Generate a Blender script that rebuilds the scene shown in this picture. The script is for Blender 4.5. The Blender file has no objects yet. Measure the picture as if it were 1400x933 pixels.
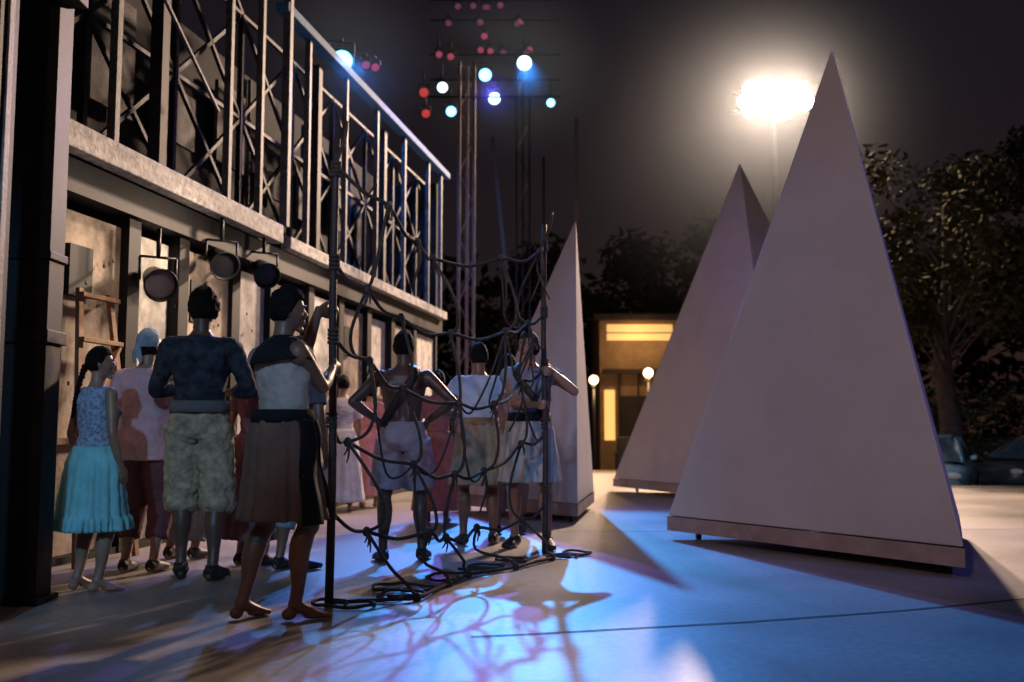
import bpy, bmesh, math, random
from mathutils import Vector, Matrix, noise
random.seed(7)
R=math.radians
sc=bpy.context.scene
col=sc.collection
sc.view_settings.view_transform='Standard'
try: sc.view_settings.look='None'
except: pass
sc.view_settings.exposure=0

# ---------------------------------------------------------------- materials
_m={}
def M(name,c,rough=.6,metal=0,ns=6,na=.25,bs=60,bd=.15,spec=.4,coat=0,c2=None,dist=.01):
    if name in _m: return _m[name]
    m=bpy.data.materials.new(name); m.use_nodes=True
    nt=m.node_tree; N=nt.nodes; L=nt.links
    p=N['Principled BSDF']
    p.inputs['Roughness'].default_value=rough; p.inputs['Metallic'].default_value=metal
    p.inputs['Specular IOR Level'].default_value=spec
    p.inputs['Coat Weight'].default_value=coat
    tc=N.new('ShaderNodeTexCoord')
    n1=N.new('ShaderNodeTexNoise'); n1.inputs['Scale'].default_value=ns; n1.inputs['Detail'].default_value=7
    n1.inputs['Roughness'].default_value=.65
    L.new(tc.outputs['Object'],n1.inputs['Vector'])
    cr=N.new('ShaderNodeValToRGB')
    a=[max(0,x*(1-na)) for x in c]; b=[min(1,x*(1+na)) for x in c] if c2 is None else list(c2)
    cr.color_ramp.elements[0].position=.33; cr.color_ramp.elements[1].position=.68
    cr.color_ramp.elements[0].color=a+[1]; cr.color_ramp.elements[1].color=b+[1]
    L.new(n1.outputs['Fac'],cr.inputs['Fac']); L.new(cr.outputs['Color'],p.inputs['Base Color'])
    if bd>0:
        n2=N.new('ShaderNodeTexNoise'); n2.inputs['Scale'].default_value=bs; n2.inputs['Detail'].default_value=4
        L.new(tc.outputs['Object'],n2.inputs['Vector'])
        bp=N.new('ShaderNodeBump'); bp.inputs['Strength'].default_value=bd; bp.inputs['Distance'].default_value=dist
        L.new(n2.outputs['Fac'],bp.inputs['Height']); L.new(bp.outputs['Normal'],p.inputs['Normal'])
    _m[name]=m; return m
def E(name,c,s):
    if name in _m: return _m[name]
    m=bpy.data.materials.new(name); m.use_nodes=True
    nt=m.node_tree; p=nt.nodes['Principled BSDF']
    p.inputs['Base Color'].default_value=(*c,1)
    p.inputs['Emission Color'].default_value=(*c,1); p.inputs['Emission Strength'].default_value=s
    _m[name]=m; return m

# ---------------------------------------------------------------- mesh builder
class B:
    def __init__(s): s.v=[]; s.f=[]; s.m=[]
    def add(s,vs,fs,mi=0):
        o=len(s.v); s.v+= [Vector(x) for x in vs]; s.f+=[tuple(i+o for i in f) for f in fs]; s.m+=[mi]*len(fs)
    def box(s,x0,x1,y0,y1,z0,z1,mi=0):
        s.add([(x0,y0,z0),(x1,y0,z0),(x1,y1,z0),(x0,y1,z0),(x0,y0,z1),(x1,y0,z1),(x1,y1,z1),(x0,y1,z1)],
              [(0,3,2,1),(4,5,6,7),(0,1,5,4),(1,2,6,5),(2,3,7,6),(3,0,4,7)],mi)
    def bar(s,a,b,w,h=None,mi=0):
        h=h or w; a=Vector(a); b=Vector(b); d=(b-a).normalized()
        up=Vector((0,0,1)) if abs(d.z)<.95 else Vector((0,1,0))
        x=d.cross(up).normalized(); y=x.cross(d).normalized()
        vs=[]
        for p in (a,b):
            for i,j in ((-1,-1),(1,-1),(1,1),(-1,1)): vs.append(p+x*i*w/2+y*j*h/2)
        s.add(vs,[(0,1,2,3),(7,6,5,4),(0,4,5,1),(1,5,6,2),(2,6,7,3),(3,7,4,0)],mi)
    def tube(s,pts,rads,seg=12,sub=3,mi=0,ref=None,cap=True):
        P=[Vector(p) for p in pts]; n=len(P); Q=[];RR=[]
        def g(r): return r if isinstance(r,tuple) else (r,r)
        rads=[g(r) for r in rads]
        for i in range(n-1):
            p0=P[max(i-1,0)];p1=P[i];p2=P[i+1];p3=P[min(i+2,n-1)]
            for k in range(sub):
                t=k/sub
                Q.append(.5*((2*p1)+(p2-p0)*t+(2*p0-5*p1+4*p2-p3)*t*t+(3*p1-p0-3*p2+p3)*t**3))
                RR.append(tuple(rads[i][q]*(1-t)+rads[i+1][q]*t for q in (0,1)))
        Q.append(P[-1]); RR.append(rads[-1])
        vs=[];fs=[]
        prev=None
        for i,q in enumerate(Q):
            t=(Q[min(i+1,len(Q)-1)]-Q[max(i-1,0)])
            t=t.normalized() if t.length>1e-7 else Vector((0,0,1))
            if ref is not None: x=Vector(ref)
            elif prev is None: x=Vector((1,0,0)) if abs(t.x)<.8 else Vector((0,1,0))
            else: x=prev
            x=(x-t*x.dot(t)).normalized(); prev=x; y=t.cross(x)
            for k in range(seg):
                a=2*math.pi*k/seg
                vs.append(q+x*math.cos(a)*RR[i][0]+y*math.sin(a)*RR[i][1])
        m=len(Q)
        for i in range(m-1):
            for k in range(seg):
                k2=(k+1)%seg
                fs.append((i*seg+k,i*seg+k2,(i+1)*seg+k2,(i+1)*seg+k))
        if cap:
            fs.append(tuple(range(seg-1,-1,-1))); fs.append(tuple((m-1)*seg+k for k in range(seg)))
        s.add(vs,fs,mi)
    def ell(s,c,r,rot=None,seg=14,rg=9,mi=0,fn=None):
        c=Vector(c); vs=[];fs=[]
        if isinstance(r,(int,float)): r=(r,r,r)
        for i in range(rg+1):
            th=math.pi*i/rg
            for k in range(seg):
                a=2*math.pi*k/seg
                p=Vector((r[0]*math.sin(th)*math.cos(a),r[1]*math.sin(th)*math.sin(a),r[2]*math.cos(th)))
                if fn: p=fn(p)
                if rot: p=rot@p
                vs.append(c+p)
        for i in range(rg):
            for k in range(seg):
                k2=(k+1)%seg
                fs.append((i*seg+k,(i+1)*seg+k,(i+1)*seg+k2,i*seg+k2))
        s.add(vs,fs,mi)
    def loft(s,rings,seg=40,mi=0,cap=True,fold=None,ex=.88):
        vs=[];fs=[];n=len(rings)
        for i,(cx,cy,z,rx,ry) in enumerate(rings):
            for k in range(seg):
                a=2*math.pi*k/seg; ca,sa=math.cos(a),math.sin(a)
                x=math.copysign(abs(ca)**ex,ca);y=math.copysign(abs(sa)**ex,sa)
                f=1+(fold(a,i/(n-1)) if fold else 0)
                vs.append((cx+rx*x*f,cy+ry*y*f,z))
        for i in range(n-1):
            for k in range(seg):
                k2=(k+1)%seg; fs.append((i*seg+k,i*seg+k2,(i+1)*seg+k2,(i+1)*seg+k))
        if cap:
            fs.append(tuple(range(seg-1,-1,-1))); fs.append(tuple((n-1)*seg+k for k in range(seg)))
        s.add(vs,fs,mi)
    def obj(s,name,mats,parent=None,smooth=True,scale=1,bevel=0):
        me=bpy.data.meshes.new(name); me.from_pydata([tuple(v*scale) for v in s.v],[],s.f)
        for m in mats: me.materials.append(m)
        me.polygons.foreach_set('material_index',s.m)
        me.polygons.foreach_set('use_smooth',[smooth]*len(s.f))
        me.update()
        o=bpy.data.objects.new(name,me); col.objects.link(o)
        if parent: o.parent=parent
        if bevel:
            b=o.modifiers.new('bev','BEVEL'); b.width=bevel; b.segments=2; b.limit_method='ANGLE'
        return o
def empty(name,loc=(0,0,0),rz=0):
    e=bpy.data.objects.new(name,None); e.empty_display_size=.3
    e.location=loc; e.rotation_euler=(0,0,rz); col.objects.link(e); return e
_tx={}
def cloudtex(sz):
    if sz not in _tx:
        t=bpy.data.textures.new('cl%g'%sz,'CLOUDS'); t.noise_scale=sz; t.noise_depth=2; _tx[sz]=t
    return _tx[sz]
def displace(o,sz,st):
    d=o.modifiers.new('d','DISPLACE'); d.texture=cloudtex(sz); d.strength=st; d.mid_level=.5; d.texture_coords='LOCAL'
def remesh(o,v,sm=3):
    r=o.modifiers.new('r','REMESH'); r.mode='VOXEL'; r.voxel_size=v; r.use_smooth_shade=True
    if sm:
        q=o.modifiers.new('s','SMOOTH'); q.factor=.5; q.iterations=sm

# ---------------------------------------------------------------- people
def ik(a,c,l1,l2,hint):
    d=c-a; L=min(d.length,(l1+l2)*.998); dn=d.normalized(); c=a+dn*L
    x=(l1*l1-l2*l2+L*L)/(2*L); h=math.sqrt(max(0,l1*l1-x*x))
    hv=Vector(hint); hv=(hv-dn*hv.dot(dn)).normalized()
    return a+dn*x+hv*h, c
def hand(b,w,d,n,th,curl):
    d=d.normalized(); n=(n-d*n.dot(d)).normalized(); lat=d.cross(n); 
    if lat.dot(th)<0: lat=-lat
    b.tube([w-d*.02,w+d*.03,w+d*.075,w+d*.095],[(.026,.021),(.036,.018),(.041,.016),(.038,.012)],seg=12,ref=lat)
    for off,ln in ((.031,.076),(.0105,.086),(-.0105,.08),(-.031,.062)):
        p=w+d*.085+lat*off; ang=curl*.4; pts=[p-d*.02,p]
        for k,fr in enumerate((.45,.31,.24)):
            dd=d*math.cos(ang)+n*math.sin(ang)
            p=p+dd*ln*fr; pts.append(p); ang+=curl
        b.tube(pts,[.0095,.0095,.0088,.0082,.007],seg=8,sub=2)
        b.ell(p,.0068,seg=8,rg=5)
    p=w+d*.02+lat*.022; pts=[p]
    d1=(d*.75+lat*.62+n*.2).normalized(); p=p+d1*.042; pts.append(p)
    d2=(d*.85+lat*.35+n*(.25+curl*.4)).normalized(); p=p+d2*.032; pts.append(p)
    d3=(d*.9+n*(.3+curl*.8)).normalized(); p=p+d3*.026; pts.append(p)
    b.tube(pts,[.014,.012,.0105,.008],seg=8,sub=2); b.ell(p,.0078,seg=8,rg=5)

PROF_M=[(.80,.07,.07,-.005),(.84,.13,.10,-.005),(.90,.160,.116,-.01),(.96,.162,.116,-.008),(1.03,.148,.105,0),(1.10,.140,.10,.004),(1.20,.152,.108,.006),(1.29,.170,.118,.006),(1.36,.182,.112,0),(1.41,.175,.095,-.006),(1.445,.125,.075,-.01),(1.475,.075,.06,-.01),(1.5,.055,.052,-.006)]
PROF_W=[(.80,.07,.07,-.005),(.84,.14,.105,-.005),(.90,.165,.122,-.012),(.96,.160,.118,-.012),(1.03,.132,.098,0),(1.10,.116,.088,.004),(1.20,.130,.098,.01),(1.28,.144,.118,.018),(1.35,.150,.105,.004),(1.40,.145,.085,-.006),(1.44,.105,.068,-.01),(1.47,.065,.052,-.008),(1.5,.048,.045,-.006)]
def headfn(p):
    z=p.z/.118; x,y=p.x,p.y
    if z<0:
        x*=1-.30*(-z)**1.5
        if y<0: y*=1-.38*(-z)
        else: y*=1-.05*(-z)
    if y>.075: y=.075+(y-.075)*.6
    if z>.5: x*=1.02
    return Vector((x,y,p.z))
def person(name,loc,yaw,H,sex='m',skin=(.16,.085,.055),hyaw=0,hpitch=0,arms=None,feet=None,top=None,topz=1.0,sleeve=0,
           topflare=0,bottom=None,btype='skirt',waist=1.03,hem=.5,flare=.1,folds=14,shoes=None,hair='short',hairc=(.007,.0055,.005),
           belt=None,lean=0,topmat=None,extra=None,vox=.0085,ruffle=False,toploose=.012,hvol=0,tuck=True):
    s=H/1.75
    root=empty(name,(loc[0],loc[1],.004),R(yaw))
    Ri=Matrix.Rotation(-R(yaw),4,'Z')
    def loc_(w): 
        q=Ri@(Vector(w)-Vector((loc[0],loc[1],.004))); return q/s
    def dir_(w): return Ri@Vector(w)
    prof=PROF_M if sex=='m' else PROF_W
    shx=.185 if sex=='m' else .155
    k_=1 if sex=='m' else .86
    sk=M('skin_%d'%int(skin[0]*1000),skin,.45,0,ns=9,na=.18,bs=180,bd=.08,spec=.5)
    b=B()
    def sh(z): return lean*max(0,(z-.9))
    b.loft([(0,cy+sh(z),z,rx,ry) for z,rx,ry,cy in prof])
    if sex=='m':
        for sx in (-1,1):
            b.ell((sx*.08,.06+sh(1.3),1.31),(.08,.05,.06)); b.ell((sx*.085,-.065+sh(1.33),1.33),(.07,.048,.085))
            b.ell((sx*.075,-.01+sh(1.44),1.435),(.07,.05,.035))
            if not top: b.ell((sx*.042,-.080+sh(1.15),1.13),(.035,.028,.14))
    else:
        for sx in (-1,1): b.ell((sx*.068,.085+sh(1.27),1.275),(.06,.055,.06))
    for sx in (-1,1): b.ell((sx*.07,-.055,.90),(.08,.07,.08))
    nb=Vector((0,-.01+sh(1.47),1.44)); hc=Vector((0,.018+sh(1.63),1.632))
    b.tube([nb,nb.lerp(hc,.5)+Vector((0,-.006,0)),hc+Vector((0,-.012,-.03))],[.06*k_,.053*k_,.055*k_],seg=16)
    HR=Matrix.Rotation(R(hyaw),3,'Z')@Matrix.Rotation(R(hpitch),3,'X')
    def hp(x,y,z): return hc+HR@Vector((x,y,z))
    b.ell(hc,(.076,.096,.118),rot=HR,seg=28,rg=20,fn=headfn)
    b.tube([hp(0,.083,.022),hp(0,.098,-.004),hp(0,.108,-.024)],[.007,.010,.013],seg=8)
    for sx in (-1,1):
        b.ell(hp(sx*.012,.092,-.026),.009,seg=8,rg=6)
        b.ell(hp(sx*.030,.078,.030),(.024,.012,.008),rot=HR,seg=10,rg=6)
        b.ell(hp(sx*.043,.062,-.02),(.02,.016,.016),rot=HR,seg=10,rg=6)
        b.ell(hp(sx*.077,-.004,-.004),(.009,.018,.031),rot=HR@Matrix.Rotation(sx*.3,3,'Z'),seg=10,rg=7)
    b.ell(hp(0,.088,-.050),(.024,.010,.007),rot=HR,seg=10,rg=6)
    b.ell(hp(0,.087,-.062),(.021,.010,.007),rot=HR,seg=10,rg=6)
    b.ell(hp(0,.072,-.094),(.026,.02,.018),rot=HR,seg=10,rg=6)
    fdef={-1:((-.105,.0),5),1:((.105,.0),-5)}
    if feet: fdef.update(feet)
    legs={}
    for sx in (-1,1):
        (fx,fy),fyaw=fdef[sx]
        hip=Vector((sx*.088,-.005,.90)); ank=Vector((fx,fy-.03,.085))
        fd=Matrix.Rotation(R(fyaw),3,'Z')@Vector((0,1,0))
        kn,ank=ik(hip,ank,.425,.41,fd+Vector((0,0,.001)))
        legs[sx]=(hip,kn,ank,fd)
        b.tube([hip+Vector((0,0,.03)),hip.lerp(kn,.3),hip.lerp(kn,.7),kn],[.086*k_**.3,.086,.066,.054],seg=16)
        b.ell(kn+fd*.008,(.053,.055,.06))
        cb=-fd*.020
        b.tube([kn,kn.lerp(ank,.22)+cb,kn.lerp(ank,.42)+cb,kn.lerp(ank,.75),ank],[.05,.060,.056,.037,.033],seg=14)
        fm=Matrix.Rotation(R(fyaw),3,'Z')
        b.ell(ank,(.036,.038,.036))
        a0=Vector((ank.x,ank.y,0))
        b.ell(a0+fd*-.03+Vector((0,0,.034)),(.032,.04,.033),rot=fm)
        b.tube([ank+fd*.01+Vector((0,0,-.01)),a0+fd*.07+Vector((0,0,.045)),a0+fd*.13+Vector((0,0,.025)),a0+fd*.17+Vector((0,0,.018))],
               [(.032,.034),(.036,.028),(.045,.02),(.042,.015)],seg=12,ref=fm@Vector((1,0,0)))
        b.ell(a0+fd*.11+Vector((0,0,.018)),(.043,.07,.017),rot=fm)
        for t in range(5):
            o=fm@Vector(((-.034+.017*t)*1,0,0)); ln=.185-.008*abs(t-(1 if sx<0 else 3))*1.3
            b.ell(a0+o+fd*ln+Vector((0,0,.014)),(.009,.016,.011),rot=fm,seg=8,rg=6)
    A={}
    for sx,side in ((-1,'L'),(1,'R')):
        S=Vector((sx*shx,-.005+sh(1.40),1.405))
        a=(arms or {}).get(side)
        if a is None: a=dict(w=Vector((sx*(shx+.055),.05+sh(1.1),.885)),hint=(sx*.5,-1,0),d=None,n=(-sx,0,0),th=(0,1,0),curl=.45)
        else:
            a=dict(a)
            if a.get('world'):
                a['w']=loc_(a['w']); a['n']=dir_(a['n']); a['th']=dir_(a['th']); 
                if a.get('d') is not None: a['d']=dir_(a['d'])
        w=Vector(a['w']); e,w=ik(S,w,.29,.255,a['hint'])
        fdn=(w-e).normalized()
        b.ell(S+Vector((-sx*.005,0,-.012)),(.058*k_,.058*k_,.068))
        b.tube([S,S.lerp(e,.35),S.lerp(e,.7),e],[.054*k_,.050*k_,.042*k_,.037*k_],seg=14)
        b.ell(e,.037*k_)
        b.tube([e,e.lerp(w,.3),e.lerp(w,.7),w],[.037*k_,.041*k_,.031*k_,.024*k_],seg=12)
        d=Vector(a['d']) if a.get('d') is not None else fdn
        hand(b,w,d,Vector(a['n']),Vector(a['th']),a.get('curl',.4))
        A[sx]=(S,e,w)
    o=b.obj('body',[sk],root,scale=s); remesh(o,vox,3)
    f=B()
    for sx in (-1,1):
        f.ell(hp(sx*.030,.0775,.010),(.0145,.0095,.0075),rot=HR,seg=12,rg=8,mi=0)
        f.ell(hp(sx*.030,.0862,.010),(.0058,.003,.0058),rot=HR,seg=10,rg=6,mi=1)
        f.tube([hp(sx*.012,.090,.031),hp(sx*.03,.0905,.036),hp(sx*.048,.079,.030)],[.003,.0042,.002],seg=6,mi=1)
    f.ell(hp(0,.0915,-.051),(.023,.008,.0055),rot=HR,seg=12,rg=6,mi=2); f.ell(hp(0,.091,-.061),(.020,.008,.0062),rot=HR,seg=12,rg=6,mi=2)
    f.obj('face_details',[M('eye_white',(.45,.42,.40),.2,bd=0,na=.05),M('eye_dark',(.012,.009,.008),.3,bd=0),M('lip',(.18,.06,.05),.45,bd=0)],root,scale=s)
    hm=M('hair_dark',hairc,.85,0,ns=30,na=.5,bs=90,bd=.9,dist=.01,spec=.15)
    h=B(); fac={'short':1.13,'mop':1.26,'bun':1.12,'braid':1.13,'cap':1.09,'kerchief':1.13,'bob':1.18}[hair]+hvol
    low={'short':-.48,'mop':-.5,'bun':-.5,'braid':-.5,'cap':.0,'kerchief':-.3,'bob':-.95}[hair]
    seg,rg=56,40; vs=[];ok=[]
    for i in range(rg+1):
        th=math.pi*i/rg
        for k in range(seg):
            a=2*math.pi*k/seg
            p=headfn(Vector((.076*math.sin(th)*math.cos(a),.096*math.sin(th)*math.sin(a),.118*math.cos(th))))
            zz=p.z/.118; yy=p.y/.096
            lim=low if yy<-.12 else (low+(.50-low)*min(1,(yy+.12)/.62))
            ok.append(zz>lim)
            q=Vector(p); 
            if hair=='bob' and zz<0: q=Vector((p.x/(1-.30*(-zz)**1.5),p.y*1.1,p.z))
            amp={'short':.05,'bun':.04,'braid':.04,'mop':.14}.get(hair,.03)
            if hvol: amp=.10
            nn=noise.noise(q*45+Vector((loc[0]*9,0,0)))*amp+noise.noise(q*130)*amp*.6
            fade=min(1,max(0,(zz-lim)/.3)); q=q*(1+(fac-1)*(.30+.70*fade)+nn*(.3+.7*fade)); q.z+=.004
            vs.append(hc+HR@q)
    fs=[]
    for i in range(rg):
        for k in range(seg):
            k2=(k+1)%seg; q=(i*seg+k,(i+1)*seg+k,(i+1)*seg+k2,i*seg+k2)
            if all(ok[j] for j in q): fs.append(q)
    h.add(vs,fs)
    if hair=='bun': h.ell(hp(0,-.12,.05),(.045,.04,.045),fn=lambda p:p*(1+.15*noise.noise(p*60)))
    if hair=='braid':
        for k in range(15):
            t=k/14; h.ell(hp(0,-.105-.012*math.sin(t*3),-.02)+Vector((-.05*t+.004*(k%2),-.045*t,-.36*t)),(.027-.012*t+.005*(k%2),.024-.010*t,.020),seg=10,rg=7)
    hmats=[hm]
    if hair in('cap','kerchief'):
        hmats=[M('headcloth_'+name,{'cap':(.02,.018,.02),'kerchief':(.5,.47,.5)}[hair] if not extra or 'headcol' not in extra else extra['headcol'],.8,ns=12,bs=120,bd=.3)]
    ho=h.obj('hair' if hair not in('cap','kerchief') else 'headwear',hmats,root,scale=s)
    if hair in('cap','kerchief'):
        h2=B()
        h2.ell(hc+HR@Vector((0,-.014,-.008)),(.081,.090,.085),rot=HR,seg=20,rg=12,fn=lambda p:p*(1+.05*noise.noise(p*60))); h2.obj('hair',[hm],root,scale=s)
        if hair=='kerchief':
            h3=B(); h3.ell(hp(0,-.105,.0),(.022,.018,.02)); 
            for sx in(-1,1): h3.tube([hp(0,-.11,0),hp(sx*.02,-.125,-.05),hp(sx*.035,-.12,-.12)],[(.018,.005),(.022,.005),(.012,.004)],seg=8)
            h3.obj('knot',hmats,root,scale=s)
    so=ho.modifiers.new('so','SOLIDIFY'); so.thickness=.008; so.offset=-1
    if top:
        t=B(); lo=toploose
        def pr(z):
            for i in range(len(prof)-1):
                if prof[i][0]<=z<=prof[i+1][0]:
                    u=(z-prof[i][0])/(prof[i+1][0]-prof[i][0]); return [prof[i][j]*(1-u)+prof[i+1][j]*u for j in range(4)]
            return list(prof[0])
        rr=[]
        zz=topz
        while zz<1.475:
            q=pr(max(zz,.9)); fl=topflare*max(0,(1.25-zz))
            if topflare and zz<1.36: q[1]=max(q[1],.165*k_); q[2]=max(q[2],.11)
            if not tuck and zz<1.15: q[1]=max(q[1],.168*k_); q[2]=max(q[2],.125)
            rr.append((0,q[3]+sh(zz),zz,q[1]+lo+fl,q[2]+lo+.004+fl*.8)); zz+=.03
        ph=random.random()*6
        def fo(a,u): return (.05*topflare*8*(1-u)**1.2*math.sin(9*a+ph)+.012*math.sin(5*a+ph+u*9)) if topflare else .014*math.sin(6*a+ph+u*11)*(1-u)
        t.loft(rr,seg=64,fold=fo)
        if sex=='w':
            for sx in (-1,1): t.ell((sx*.066,.088+sh(1.27),1.275),(.068,.064,.066))
        else:
            for sx in (-1,1): t.ell((sx*.085,-.065+sh(1.33),1.33),(.08,.055,.09)); t.ell((sx*.08,-.01+sh(1.44),1.432),(.075,.06,.04))
        for sx in (-1,1):
            S,e,w=A[sx]
            t.ell(S+Vector((-sx*.045,0,.0)),(.052,.062*k_+lo*.6,.066))
            if sleeve>0:
                L=sleeve; t.ell(S+Vector((-sx*.01,0,-.01)),(.07*k_,.07*k_,.075))
                if L<=1: t.tube([S,S.lerp(e,L*.5),S.lerp(e,L)],[.066*k_,.066*k_+topflare*.05,.066*k_+topflare*.12],seg=16)
                else:
                    t.tube([S,S.lerp(e,.5),e],[.066*k_,.060*k_,.052*k_],seg=16); t.ell(e,.052*k_)
                    t.tube([e,e.lerp(w,(L-1)*.5),e.lerp(w,L-1)],[.052*k_,.052*k_,.046*k_],seg=16)
        to=t.obj('top',[topmat or top],root,scale=s); remesh(to,.010,1); displace(to,.07*s,.018); displace(to,.022,.007)
    if bottom:
        t=B()
        if btype=='skirt':
            ph=random.random()*6; n=30; rr=[]
            qw=.150 if sex=='m' else .128
            for i in range(n):
                u=i/(n-1); z=waist+(hem-waist)*u
                base=qw+ (max(0,(.172-qw))*min(1,(waist-z)/.12))+flare*u**1.1
                rr.append((0,-.004+sh(z)*.3,z,base+.014,base*.80+.022+.02*u))
            def fo(a,u): 
                g=.45*math.sin(folds*a+ph+1.3*math.sin(2*a))+.3*math.sin((folds*1.7//1)*a+2*ph)+.4*math.sin(5*a+ph*3)+.2*math.sin(3*a+u*5)
                g=g-.25*abs(math.sin(folds*.5*a+ph))
                r=.12*g*u**.7*(.7+flare*3)
                if ruffle and u>.84: r+=.05+.06*math.sin(34*a)
                return r
            t.loft(rr,seg=160,cap=False,fold=fo)
            bo=t.obj('skirt',[bottom],root,scale=s); so=bo.modifiers.new('so','SOLIDIFY'); so.thickness=.006
            displace(bo,.05,.014)
        else:
            t.loft([(0,cy,z,rx+.020,ry+.024) for z,rx,ry,cy in prof if .83<z<waist-.01]+[(0,0,waist,(.152 if sex=='m' else .125)+.01,.112)],seg=48)
            for sx in (-1,1): t.ell((sx*.060,-.052,.915),(.105,.092,.12))
            lo=.014+flare*.22
            for sx in (-1,1):
                hip,kn,ank,fd=legs[sx]
                if hem>=kn.z:
                    u=(hip.z-hem)/(hip.z-kn.z); e1=hip.lerp(kn,u)
                    t.tube([hip+Vector((0,0,.02)),hip.lerp(e1,.5),e1],[.088+lo,.090+lo,.078+lo*1.2],seg=24)
                else:
                    u=(kn.z-hem)/(kn.z-ank.z); e1=kn.lerp(ank,u)
                    t.tube([hip+Vector((0,0,.02)),hip.lerp(kn,.5),kn,kn.lerp(e1,.6),e1],[.088+lo,.080+lo*1.1,.064+lo*1.5,.060+lo*(1.6 if btype=='breeches' else 1.1),.056+lo*(.2 if btype=='breeches' else .9)],seg=24)
            bo=t.obj('shorts' if hem>.48 else 'trousers',[bottom],root,scale=s); remesh(bo,.010,2); displace(bo,.06,.034 if btype=='breeches' else .018); displace(bo,.02,.008)
    if belt:
        t=B(); qw=(.150 if sex=='m' else .128)+.020
        t.loft([(0,0,waist-.04,qw+.010,qw*.80+.026),(0,0,waist-.01,qw+.008,qw*.80+.024),(0,0,waist+.03,qw+.004,qw*.80+.020)],seg=48,cap=False,fold=lambda a,u:.01*math.sin(7*a+u*3))
        bo=t.obj('belt',[belt],root,scale=s); so=bo.modifiers.new('so','SOLIDIFY'); so.thickness=.008
    if shoes:
        t=B()
        for sx in (-1,1):
            hip,kn,ank,fd=legs[sx]; fm=Matrix.Rotation(R(fdef[sx][1]),3,'Z'); a0=Vector((ank.x,ank.y,0)); X=fm@Vector((1,0,0))
            t.tube([a0+fd*-.065+Vector((0,0,.045)),a0+fd*-.03+Vector((0,0,.05)),a0+fd*.06+Vector((0,0,.042)),a0+fd*.13+Vector((0,0,.033)),a0+fd*.205+Vector((0,0,.024))],
                   [(.03,.035),(.042,.048),(.046,.042),(.052,.032),(.03,.02)],seg=16,ref=X)
            t.tube([ank+Vector((0,0,-.03)),ank+Vector((0,0,.01))],[.046,.042],seg=16)
        to=t.obj('shoes',[shoes],root,scale=s); remesh(to,.009,2)
    if extra and 'sash' in extra:
        t=B(); 
        for (ang,z0,z1,w) in extra['sash']:
            a=R(ang); vs=[];fs=[];n=12
            for i in range(n):
                u=i/(n-1); z=z0+(z1-z0)*u; r=.192+.075*u+.012*math.sin(u*9)
                c=Vector((math.sin(a)*r,math.cos(a)*r*.9,z)); tx=Vector((math.cos(a),-math.sin(a),0))
                ww=w*(.55+.6*u)
                for j in (-1,-.33,.33,1): vs.append(c+tx*j*ww/2+Vector((math.sin(a),math.cos(a),0))*.01*math.sin(j*5+u*4))
            for i in range(n-1):
                for j in range(3): fs.append((i*4+j,i*4+j+1,(i+1)*4+j+1,(i+1)*4+j))
            t.add(vs,fs)
        bo=t.obj('sash',[extra['sashm']],root,scale=s); so=bo.modifiers.new('so','SOLIDIFY'); so.thickness=.008
    if extra and 'strap' in extra:
        t=B()
        t.tube([(-.14,.10,1.02),(-.10,.125,1.15),(0,.145,1.28),(.09,.11,1.40),(.10,-.0,1.485),(.07,-.125,1.38),(-.02,-.14,1.25),(-.12,-.12,1.1),(-.15,-.08,1.02)],[(.03,.006)]*9,seg=8,ref=(1,0,-.6))
        t.obj('shoulder_strap',[extra['strap']],root,scale=s)
    if extra and 'collar' in extra:
        t=B(); vs=[];fs=[];seg=48
        for i,(rr_,z) in enumerate(((.075,1.495),(.13,1.475),(.18,1.445),(.215,1.40),(.225,1.37))):
            for k in range(seg):
                a=2*math.pi*k/seg; vs.append((rr_*1.0*math.cos(a),-.006+rr_*.70*math.sin(a)*(1+.05*math.sin(7*a)),z-.03*i/4*abs(math.sin(a))))
        for i in range(4):
            for k in range(seg): fs.append((i*seg+k,i*seg+(k+1)%seg,(i+1)*seg+(k+1)%seg,(i+1)*seg+k))
        t.add(vs,fs); bo=t.obj('collar',[extra['collar']],root,scale=s); so=bo.modifiers.new('so','SOLIDIFY'); so.thickness=.006
    return root

SK1=(.19,.10,.062); SK2=(.32,.18,.12); SK3=(.10,.052,.034)
cloth=lambda n,c,na=.18,ns=7:M('cloth_'+n,c,.85,0,ns=ns,na=na,bs=260,bd=.25,spec=.15,dist=.004)
dk=M('leather_dark',(.02,.017,.016),.55,bs=90)
POLE1=(-1.05,5.82); POLE2=(.27,8.3)
def grip(pole,z,d,side):
    d=Vector(d).normalized(); left=Vector((-d.y,d.x,0)); n=left if side>0 else -left
    w=Vector((pole[0],pole[1],z))-n*.040-d*.085
    return dict(w=w,world=True,d=d,n=n,th=Vector((0,0,1)),curl=1.15)
g1=grip(POLE1,1.70,(.5,.85,0),-1); g1['hint']=(-.5,.1,-.9)
g2=grip(POLE1,1.36,(.25,.95,0),1); g2['hint']=(.6,-.3,-1)
blk=cloth('black',(.012,.012,.014))
person('man_holding_pole',(-1.25,5.44),-52,1.77,'m',SK1,hyaw=-18,hpitch=-2,arms={'L':g1,'R':g2},
  feet={-1:((-.11,-.13),12),1:((.11,.07),-16)},top=cloth('cream',(.44,.38,.33)),topz=1.0,sleeve=0,bottom=cloth('brown',(.16,.105,.078)),waist=1.07,hem=.52,flare=.045,folds=11,
  belt=blk,hair='short',hvol=.07,extra=dict(sash=[(75,1.05,.50,.14),(25,1.05,.58,.12)],sashm=blk,collar=blk),vox=.007)
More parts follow.
